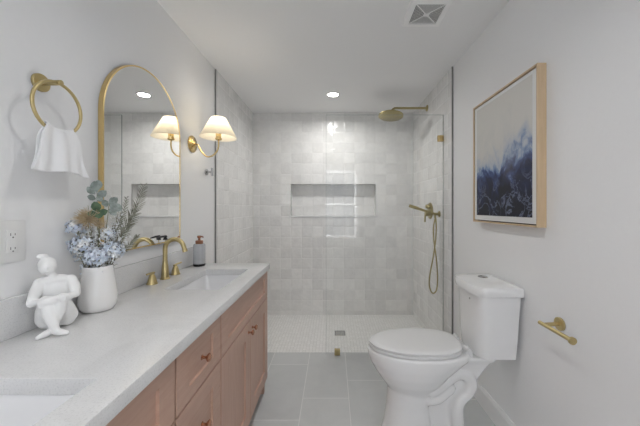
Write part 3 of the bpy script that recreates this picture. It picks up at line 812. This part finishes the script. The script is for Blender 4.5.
# eucalyptus: rounded grey-green leaves
def euc(tip, leaves, label, L=.036, W=.026, mat='euc'):
    t = flower_thing('eucalyptus_stem', label, 'foliage'); c = LP(*tip); stem_of(t, c, .0015); bm = bmesh.new()
    for (u, v, w_, du, dv, dw, sc) in leaves:
        petal(bm, LP(tip[0]+u, tip[1]+v, tip[2]+w_), RV*du + FV*dv + Vector((0,0,dw)), FV*1.0+Vector((0,0,.2)), L*sc, W*sc, .3)
    raw('leaves', bm, M[mat], t)
euc((-.004,.014,.450), [(0,0,0,-.2,.1,1,1.2),(-.006,0,-.008,-.7,.3,.8,1.0),(.002,.002,-.02,.5,.3,.5,1.1),(-.004,.004,-.026,-.5,.4,.2,.9),(.0,.004,.008,.15,.2,1,1.1),(.004,.004,-.012,.2,.6,-.8,.9)], 'upright grey-green eucalyptus stem at the top of the bouquet')
euc((.032,.016,.405), [(0,0,0,.8,.2,-.5,1.35),(0,0,0,.5,.3,.5,1.1),(-.005,0,-.01,-.4,.3,.7,.9),(.0,.002,-.018,.6,.4,-.7,1.0)], 'grey-green eucalyptus stem leaning right of the gold mirror frame')
euc((.0,.030,.375), [(0,0,0,-.3,.3,.9,1.2),(0,.004,-.008,.6,.4,.3,1.0),(0,.002,-.01,-.8,.3,.1,1.0),(0,.006,-.004,.1,.8,-.5,1.0)], 'dark green leaf cluster below the top of the bouquet', mat='dgreen')
# long needle sprigs on the right
def needle(tip, label, n=44, L=.052, spreadv=.0):
    t = flower_thing('needle_sprig', label, 'foliage'); c = LP(*tip); root = LP(.02,.01,.165)
    mid = LP(tip[0]*.72+.01, tip[1]*.7, .165+(tip[2]-.165)*.42)
    pts = bez(LP(0,0,.022), LP(.03,.008,.17), root*0+LP(tip[0]*.55, tip[1]*.6, .165+(tip[2]-.165)*.45), 10)[:-1] + bez(LP(tip[0]*.55, tip[1]*.6, .165+(tip[2]-.165)*.45), mid*.6+c*.4+Vector((0,0,.004)), c, 12)
    bm = bmesh.new(); tube(bm, pts, [.0016-.0008*k/(len(pts)-1) for k in range(len(pts))], 6); raw('stem', bm, M['olivegrey'], t)
    bm = bmesh.new(); P = pts[8:]
    for k in range(n):
        f = k/(n-1)*(len(P)-1.001); i = int(f); q = P[i].lerp(P[i+1], f-i); d = (P[i+1]-P[i]).normalized(); s = d.cross(FV).normalized()*(1 if k%2 else -1)
        l = L*(1-.55*k/n)*random.uniform(.75,1.1); e = q + (d*.85 + s*.62 + rnd()*.14).normalized()*l
        tube(bm, [q, q.lerp(e,.5)+d*.002, e], [.0012,.0018,.0006], 5)
    raw('needles', bm, M['olivegrey'], t)
needle((.145,.0,.480), 'longest grey-olive needle sprig reaching to the upper right before the mirror')
needle((.118,.008,.400), 'grey-olive needle sprig just below the longest one', 36, .034)
needle((.122,.012,.275), 'low grey-olive needle sprig spreading right toward the faucet', 30, .030)
needle((.088,-.004,.430), 'upright grey-olive needle sprig beside the white feathery sprig', 34, .030)

# ------------------------------------------------------------------ figurine (seated woman, one continuous piece)
FB = Vector((-.900, .925, CT)); fr_, ff_ = Vector((.77,.64,0)), Vector((.64,-.77,0))
def Q(u, v, w): return FB + fr_*u + ff_*v + Vector((0,0,w))
bm = bmesh.new(); rot = Matrix((fr_, ff_, Vector((0,0,1)))).transposed()
def E(u, v, w, r, rr=None): ellipsoid(bm, Q(u,v,w), r, rot if rr is None else rot @ rr)
def T(ps, rs):
    tube(bm, [Q(*p) for p in ps], rs, 14)
    for p, r in ((ps[0], rs[0]), (ps[-1], rs[-1])): ellipsoid(bm, Q(*p), (r,r,r), None, 14, 8)
E(0,-.014,.036,(.045,.034,.0345)); E(-.024,-.008,.034,(.024,.030,.033)); E(.026,-.008,.034,(.025,.030,.033))     # hips
E(0,-.016,.075,(.036,.024,.045)); E(-.002,-.012,.125,(.040,.023,.042))                                            # waist and chest
E(-.004,-.010,.155,(.042,.018,.018)); T([(-.006,-.006,.160),(-.014,.0,.185)], [.013,.010])                         # shoulders, neck
E(-.020,.006,.203,(.0215,.023,.0255), Matrix.Rotation(.15,3,'Y'))                                                  # head
E(-.021,-.001,.210,(.0225,.024,.0225)); E(-.032,-.002,.236,(.0135,.013,.0085)); E(-.028,-.001,.229,(.011,.012,.008)) # hair cap and bun
E(-.019,.0285,.199,(.0028,.004,.006)); E(-.040,.004,.200,(.003,.005,.006)); E(.0,.004,.202,(.003,.005,.006)); E(-.019,.025,.189,(.006,.004,.0025)) # nose, ears, mouth
E(-.027,.0245,.206,(.004,.003,.002)); E(-.011,.0245,.206,(.004,.003,.002))
T([(-.038,-.010,.150),(-.047,.006,.122),(-.052,.026,.098)], [.017,.0155,.013])                                   # upper arm (image left)
T([(-.052,.026,.098),(-.030,.050,.103),(.008,.058,.112)], [.011,.0105,.008])
T([(.034,-.010,.150),(.044,.004,.130),(.047,.024,.108)], [.017,.0155,.013])
T([(.047,.024,.108),(.025,.050,.106),(-.016,.060,.100)], [.011,.0105,.008])
for (hx, s) in ((.012, 1), (-.020, -1)):                                                                           # hands laid on the forearms
    E(hx,.060,.109 if s > 0 else .098,(.010,.006,.007))
    for k in range(4): T([(hx+s*.004,.063,(.1145 if s > 0 else .1035)-.0045*k),(hx+s*(.016-.001*k),.0635,(.113 if s > 0 else .102)-.0045*k)], [.0028,.0022])
    T([(hx,.058,.115 if s > 0 else .104),(hx+s*.010,.060,.119 if s > 0 else .108)], [.003,.0024])
T([(-.024,-.006,.034),(-.024,.020,.066),(-.020,.040,.102)], [.027,.0225,.0165])                                   # thighs
T([(.026,-.006,.036),(.022,.020,.068),(.016,.042,.104)], [.028,.023,.0165])
T([(-.020,.042,.102),(-.012,.056,.066),(-.001,.072,.034),(.006,.080,.018)], [.0165,.018,.0125,.0095])             # shins crossing
T([(.016,.044,.104),(.008,.048,.066),(.000,.056,.034),(-.006,.064,.017)], [.0165,.018,.0125,.0095])
T([(.005,.078,.014),(.016,.088,.011),(.030,.094,.008)], [.0105,.010,.0065]); T([(-.006,.064,.013),(-.018,.078,.011),(-.032,.088,.008)], [.0105,.010,.0065])
for v in bm.verts:
    if v.co.z < CT+.0012: v.co.z = CT+.0012
    if v.co.x < -.9605: v.co.x = -.9605
fg = remesh('figurine', bm, M['plaster'], None, .0021, 5, .5)
tag(fg, 'white sculpture of a seated woman hugging her knees on the countertop', 'figurine')

# ------------------------------------------------------------------ framed print
PX0, PY0, PY1, PZ0, PZ1 = .936, 1.302, 1.900, 1.200, 1.955
t = thing('framed_print', 'abstract navy and grey wash print in a pale oak frame above the toilet', 'picture', (XW, (PY0+PY1)/2, PZ0))
bm = bmesh.new(); w_ = .0085
def pr(i, x): return [(x,PY0+i,PZ0+i),(x,PY1-i,PZ0+i),(x,PY1-i,PZ1-i),(x,PY0+i,PZ1-i)]
loft(bm, [pr(0,XW-.0006), pr(0,PX0), pr(w_,PX0), pr(w_,XW-.0006), pr(0,XW-.0006)], caps=False); obj('frame', bm, M['oak'], t)
obj('backing', box(XW-.012, XW-.0012, PY0+w_, PY1-w_, PZ0+w_, PZ1-w_), M['dark'], t)
g_ = w_+.006
obj('mount_board', box(PX0+.005, XW-.011, PY0+g_, PY1-g_, PZ0+g_, PZ1-g_), M['paper'], t)
obj('print', box(PX0+.0042, PX0+.0055, PY0+g_+.026, PY1-g_-.026, PZ0+g_+.030, PZ1-g_-.018), M['art'], t)

# ------------------------------------------------------------------ toilet paper holder
t = thing('toilet_paper_holder', 'empty gold toilet paper bar on the wall right of the toilet', 'toilet paper holder', (XW, 1.222, .79))
bm = bmesh.new(); lathe(bm, [(0,0),(.0275,0),(.0275,-.0075),(.026,-.009),(0,-.009)], (XW-.0005,1.222,.792), 'X', 36)
tube(bm, [(XW-.008,1.222,.792),(.915,1.222,.789)], .0085, 18); obj('mount', bm, M['brass'], t, smooth=True)
bm = bmesh.new(); tube(bm, [(.908,1.250,.788),(.908,1.085,.786)], .0085, 20); 
lathe(bm, [(0,0),(.0140,0),(.0145,.002),(.0145,.009),(.013,.011),(0,.011)], (.908,1.074,.786), 'Y', 24)
obj('bar', bm, M['brass'], t, smooth=True)

# ------------------------------------------------------------------ toilet
TY = 1.600
t = thing('toilet', 'white two-piece elongated toilet with closed lid against the right wall', 'toilet', (.60, TY, 0))
def egg(x0, x1, hw, z, n=48, k=.56, pw=2.0, back=2.6):
    """egg outline: nose at x0, blunt end at x1; the widest place at fraction k"""
    xm = x0 + (x1-x0)*k; out = []
    for i in range(n):
        a = 2*PI*i/n; c, s = math.cos(a), math.sin(a)
        p = pw if c < 0 else back
        rx = (xm-x0) if c < 0 else (x1-xm)
        x = xm + math.copysign(abs(c)**(2/p), c)*rx; y = TY + math.copysign(abs(s)**(2/p), s)*hw
        out.append((x, y, z))
    return out
# body: pedestal, bowl, rear deck and trapway in one piece
bm = bmesh.new()
loft(bm, [egg(.345,.54,.085,.26), egg(.300,.57,.105,.305), egg(.270,.60,.128,.345), egg(.236,.64,.148,.395), egg(.208,.70,.160,.445), egg(.196,.750,.165,.485), egg(.194,.750,.165,.508), egg(.206,.745,.156,.514)])
loft(bm, [egg(.262,.560,.118,.0015,k=.5,back=3), egg(.264,.555,.116,.02,k=.5,back=3), egg(.285,.54,.100,.10,k=.5,back=3), egg(.302,.53,.094,.20,k=.5,back=3), egg(.305,.54,.096,.28,k=.5,back=3), egg(.315,.58,.094,.35,k=.5,back=3)])
def rr_(x0, x1, hw, z, r=.02): return rrect(x0, x1, TY-hw, TY+hw, r, z)
loft(bm, [rr_(.50,.735,.100,.0015), rr_(.50,.732,.098,.02), rr_(.52,.715,.060,.05), rr_(.52,.70,.056,.15), rr_(.50,.725,.058,.22), rr_(.48,.785,.068,.36), rr_(.46,.82,.085,.43), rr_(.46,.85,.100,.475), rr_(.46,.862,.108,.487)])
loft(bm, [rr_(.60,.86,.100,.470), rr_(.60,.868,.106,.492), rr_(.62,.865,.104,.496)])
for s in (-1, 1):
    path = cr([(.515,.30),(.565,.325),(.625,.375),(.675,.402),(.722,.388),(.742,.345),(.722,.298),(.685,.262),(.668,.215),(.672,.13),(.676,.03)], 4)
    tube(bm, [(x, TY+s*.068, z) for x, z in path], .034, 14)
    path = cr([(.50,.255),(.560,.262),(.610,.300),(.650,.335)], 4)
    tube(bm, [(x, TY+s*.070, z) for x, z in path], [.026]*(len(path)-2)+[.020,.014], 14)
for v in bm.verts:
    if v.co.z < .0015: v.co.z = .0015
remesh('bowl', bm, M['porcelain'], t, .0062, 6, .5)
bm = bmesh.new()
bm.free()
for s in (-1, 1):
    bm = bmesh.new(); lathe(bm, [(0,0),(.013,0),(.013,.014),(.010,.021),(0,.024)], (.60,TY+s*.088,.021), n=16)
    obj('bolt_cap', bm, M['seatplastic'], t, smooth=True)
# seat and lid
bm = bmesh.new()
loft(bm, [egg(.212,.700,.150,.5155), egg(.203,.706,.157,.519), egg(.203,.706,.157,.529), egg(.208,.703,.153,.533)])
obj('seat', bm, M['seatplastic'], t, smooth=True)
bm = bmesh.new()
loft(bm, [egg(.216,.702,.151,.5335), egg(.206,.708,.158,.5365), egg(.205,.708,.159,.545), egg(.213,.703,.153,.5515), egg(.235,.690,.138,.5545), egg(.30,.65,.09,.5565)])
ld = obj('lid', bm, M['seatplastic'], t, smooth=True)
bm = bmesh.new()
bm.free()
for s in (-1, 1):
    bm = bmesh.new(); tube(bm, [(.722,TY+s*.070-.022,.531),(.722,TY+s*.070+.022,.531)], .013, 16); B(bm, .705,.742, TY+s*.070-.018, TY+s*.070+.018, .497, .528)
    obj('hinge', bm, M['seatplastic'], t, smooth=True)
# tank
def tank_ring(xf, xb, hw, z, bulge):
    """bulging front with well-rounded corners, flat back"""
    pts = []; m = 24
    for i in range(m+1):
        th = PI*i/m; c = math.cos(th); q = math.copysign(abs(c)**.62, c); u = math.sin(th)**.62
        pts.append((xf + .055 - (.055+bulge)*u + (0 if 0 < i < m else 0), TY + q*hw, z))
    for i in range(6): pts.append((xf+.06+(xb-xf-.06)*i/5, TY-hw, z))
    for i in range(6): pts.append((xb-(xb-xf-.06)*i/5, TY+hw, z))
    return pts
bm = bmesh.new()
loft(bm, [tank_ring(.785,.940,.118,.4975,.010), tank_ring(.771,.945,.130,.504,.014), tank_ring(.767,.950,.136,.60,.017), tank_ring(.765,.955,.144,.75,.020), tank_ring(.763,.958,.150,.831,.021)])
obj('tank', bm, M['porcelain'], t, smooth=True)
bm = bmesh.new()
loft(bm, [tank_ring(.760,.960,.153,.8315,.022), tank_ring(.753,.964,.160,.835,.024), tank_ring(.751,.966,.163,.845,.025), tank_ring(.751,.966,.163,.872,.025), tank_ring(.756,.963,.159,.882,.023), tank_ring(.78,.95,.137,.889,.014), tank_ring(.82,.93,.09,.8915,.0)])
tl = obj('tank_lid', bm, M['porcelain'], t, smooth=True)
bm = bmesh.new(); lathe(bm, [(.027,0),(.027,.003),(.024,.0055),(0,.006)], (.866,TY+.045,.8900), n=32, sy=1.0)
bt = obj('flush_button', bm, M['chrome'], None, smooth=True); bt.parent = tl
bm = bmesh.new(); B(bm, .865, .867, TY+.0195, TY+.0705, .8958, .8964); o = obj('button_seam', bm, M['dark'], None); o.parent = bt
bm = bmesh.new(); lathe(bm, [(.0045,-.001),(.0045,-.004),(0,-.005)], (.7445,TY-.055,.800), 'X', 16); o = obj('tank_plug', bm, M['chrome'], t, smooth=True)

# ------------------------------------------------------------------ shower glass
GY = 2.497; GX0, GX1 = -.060, XW-.012
t = thing('shower_glass_panel', 'tall clear fixed glass panel closing the right half of the shower', 'glass panel', ((GX0+GX1)/2, GY, 0))
bm = box(GX0, GX1, GY-.004, GY+.004, .006, 2.106); obj('pane', bm, M['glass'], t)
bm = bmesh.new()
B(bm, GX0-.0016, GX0-.0002, GY-.004, GY+.004, .006, 2.108); B(bm, GX0, GX1, GY-.004, GY+.004, 2.1063, 2.1076); B(bm, GX1+.0002, GX1+.0014, GY-.004, GY+.004, .006, 2.108)
obj('polished_edge', bm, M['glass_edge'], t)
def clamp(name, x0, x1, z0, z1):
    bm = bmesh.new(); B(bm, x0, x1, GY-.013, GY-.0045, z0, z1); B(bm, x0, x1, GY+.0045, GY+.013, z0, z1); return bm
obj('wall_clamp', clamp('', XW-.058, XW-.0105, 1.874, 1.926), M['brass_polish'], t, bevel=.001)
obj('floor_clamp', clamp('', .013, .062, .0008, .052), M['brass'], t, bevel=.001)
bm = bmesh.new(); B(bm, GX1+.0015, XW-.0103, GY-.006, GY+.006, .003, 2.106); obj('wall_seal', bm, M['edge'], t)

# shower drain
t = thing('shower_drain', 'small square metal drain grate in the mosaic shower floor', 'drain', (.072, 2.93, 0))
bm = bmesh.new(); slab_with_hole(bm, [.018,.028,.116,.126], [2.876,2.886,2.974,2.984], {(1,1)}, lambda u, v, s: (u, v, .0035 if s else .0004)); obj('frame', bm, M['edge'], t)
bm = bmesh.new()
for k in range(9): B(bm, .028+.0098*k+.001, .028+.0098*k+.0075, 2.886, 2.974, .0005, .0028)
obj('grate', bm, M['edge'], t)

# ------------------------------------------------------------------ rain shower head
WX = XW-.010; sy_ = 2.92
t = thing('rain_shower_head', 'round gold rain shower head on a straight arm from the right shower wall', 'shower head', (WX, sy_, 2.315))
bm = bmesh.new(); lathe(bm, [(0,0),(.032,0),(.032,-.006),(.024,-.012),(.014,-.014),(0,-.014)], (WX-.0003,sy_,2.315), 'X', 32); obj('flange', bm, M['olive'], t, smooth=True)
hx = .597
bm = bmesh.new(); ar = [(WX-.01,sy_,2.315),(.80,sy_,2.315),(hx+.055,sy_,2.315)] + [(hx+.05-.045*math.sin(a), sy_, 2.315-.045*(1-math.cos(a))) for a in [PI/2*k/6 for k in range(1,7)]] + [(hx+.004,sy_,2.258)]
tube(bm, ar, .0115, 16); obj('arm', bm, M['olive'], t, smooth=True)
hm = Matrix.Translation((hx-.004, sy_, 2.240)) @ Matrix.Rotation(math.radians(4),4,'Y') @ Matrix.Rotation(math.radians(-7),4,'X')
bm = bmesh.new(); lathe(bm, [(0,-.010),(.123,-.010),(.127,-.007),(.127,-.001),(.122,.002),(.040,.005),(.022,.012),(.020,.026),(0,.028)], (0,0,0), n=56); bm.transform(hm)
hd = obj('head', bm, M['olive'], t, smooth=True)
bm = bmesh.new()
for k in range(5):
    r = .022*(k+1); m = 6*(k+1)
    for q in range(m):
        a = 2*PI*q/m; lathe(bm, [(.0032,-.0095),(.0022,-.0125),(0,-.0125)], (r*math.cos(a), r*math.sin(a), 0), n=6)
bm.transform(hm); o = obj('nozzles', bm, M['edge'], None); o.parent = hd

# ------------------------------------------------------------------ valve and hand shower
t = thing('shower_valve', 'round gold shower valve plate with a lever on the right shower wall', 'shower valve', (WX, 2.84, 1.27))
bm = bmesh.new(); lathe(bm, [(0,0),(.082,0),(.082,-.005),(.076,-.008),(0,-.009)], (WX-.0003,2.83,1.262), 'X', 48)
lathe(bm, [(.026,-.008),(.026,-.045),(.022,-.052),(0,-.054)], (WX-.0003,2.83,1.235), 'X', 28); lathe(bm, [(.020,-.008),(.020,-.040),(.016,-.046),(0,-.048)], (WX-.0003,2.83,1.305), 'X', 28)
obj('valve_plate', bm, M['olive'], t, smooth=True)
bm = bmesh.new(); tube(bm, [(WX-.048,2.83,1.238),(WX-.052,2.83,1.20),(WX-.054,2.83,1.150)], [.009,.0085,.0075], 14)
obj('lever', bm, M['olive'], t, smooth=True)
bm = bmesh.new(); tube(bm, [(WX-.040,2.83,1.305),(WX-.044,2.79,1.305)], .006, 12); obj('diverter_pin', bm, M['olive'], t, smooth=True)
ey = 2.585
t = thing('shower_hose_outlet', 'small gold round wall outlet with holder where the shower hose ends', 'wall outlet elbow', (WX, ey, 1.23))
bm = bmesh.new(); lathe(bm, [(0,0),(.028,0),(.028,-.006),(.020,-.010),(.013,-.012),(.013,-.052),(0,-.054)], (WX-.0003,ey,1.235), 'X', 28)
tube(bm, [(WX-.040,ey,1.236),(WX-.040,ey,1.198)], .0095, 14); obj('elbow', bm, M['olive'], t, smooth=True)
bm = bmesh.new(); tube(bm, [(WX-.048,ey,1.238),(WX-.066,ey+.0,1.246)], .010, 14)
ring = [(WX-.082+.0*math.cos(a), ey+.0175*math.cos(a), 1.250+.0175*math.sin(a)) for a in [2*PI*k/20 for k in range(20)]]
tube(bm, ring, .0055, 8, closed=True); obj('cradle', bm, M['olive'], t, smooth=True)
t = thing('hand_shower', 'slim gold stick hand shower pointing out from its holder, with hanging hose', 'hand shower', (WX-.08, ey, 1.25))
bm = bmesh.new(); a0 = Vector((WX-.052, ey, 1.238)); a1 = Vector((.700, ey+.03, 1.312)); L = a1-a0
pt = [a0 + L*f for f in (0,.06,.12,.5,.62,.64,.97,1.0)]
tube(bm, pt, [.008,.0105,.0105,.0115,.0125,.0145,.0145,.011], 18); obj('wand', bm, M['olive'], t, smooth=True)
bm = bmesh.new()
hp = [(WX-.052,ey-.002,1.238),(WX-.045,ey-.024,1.21),(WX-.040,ey-.028,1.13),(WX-.042,ey-.022,1.02),(WX-.062,ey-.020,.86),(WX-.092,ey-.02,.70),(WX-.100,ey-.02,.60),(WX-.082,ey-.02,.535),(WX-.055,ey-.018,.522),(WX-.030,ey-.014,.56),(WX-.020,ey-.006,.66),(WX-.028,ey,.82),(WX-.050,ey+.006,1.0),(WX-.052,ey+.004,1.12),(WX-.040,ey,1.19),(WX-.040,ey,1.204)]
tube(bm, cr(hp, 7), .0062, 10)
obj('hose', bm, M['olive'], t, smooth=True)
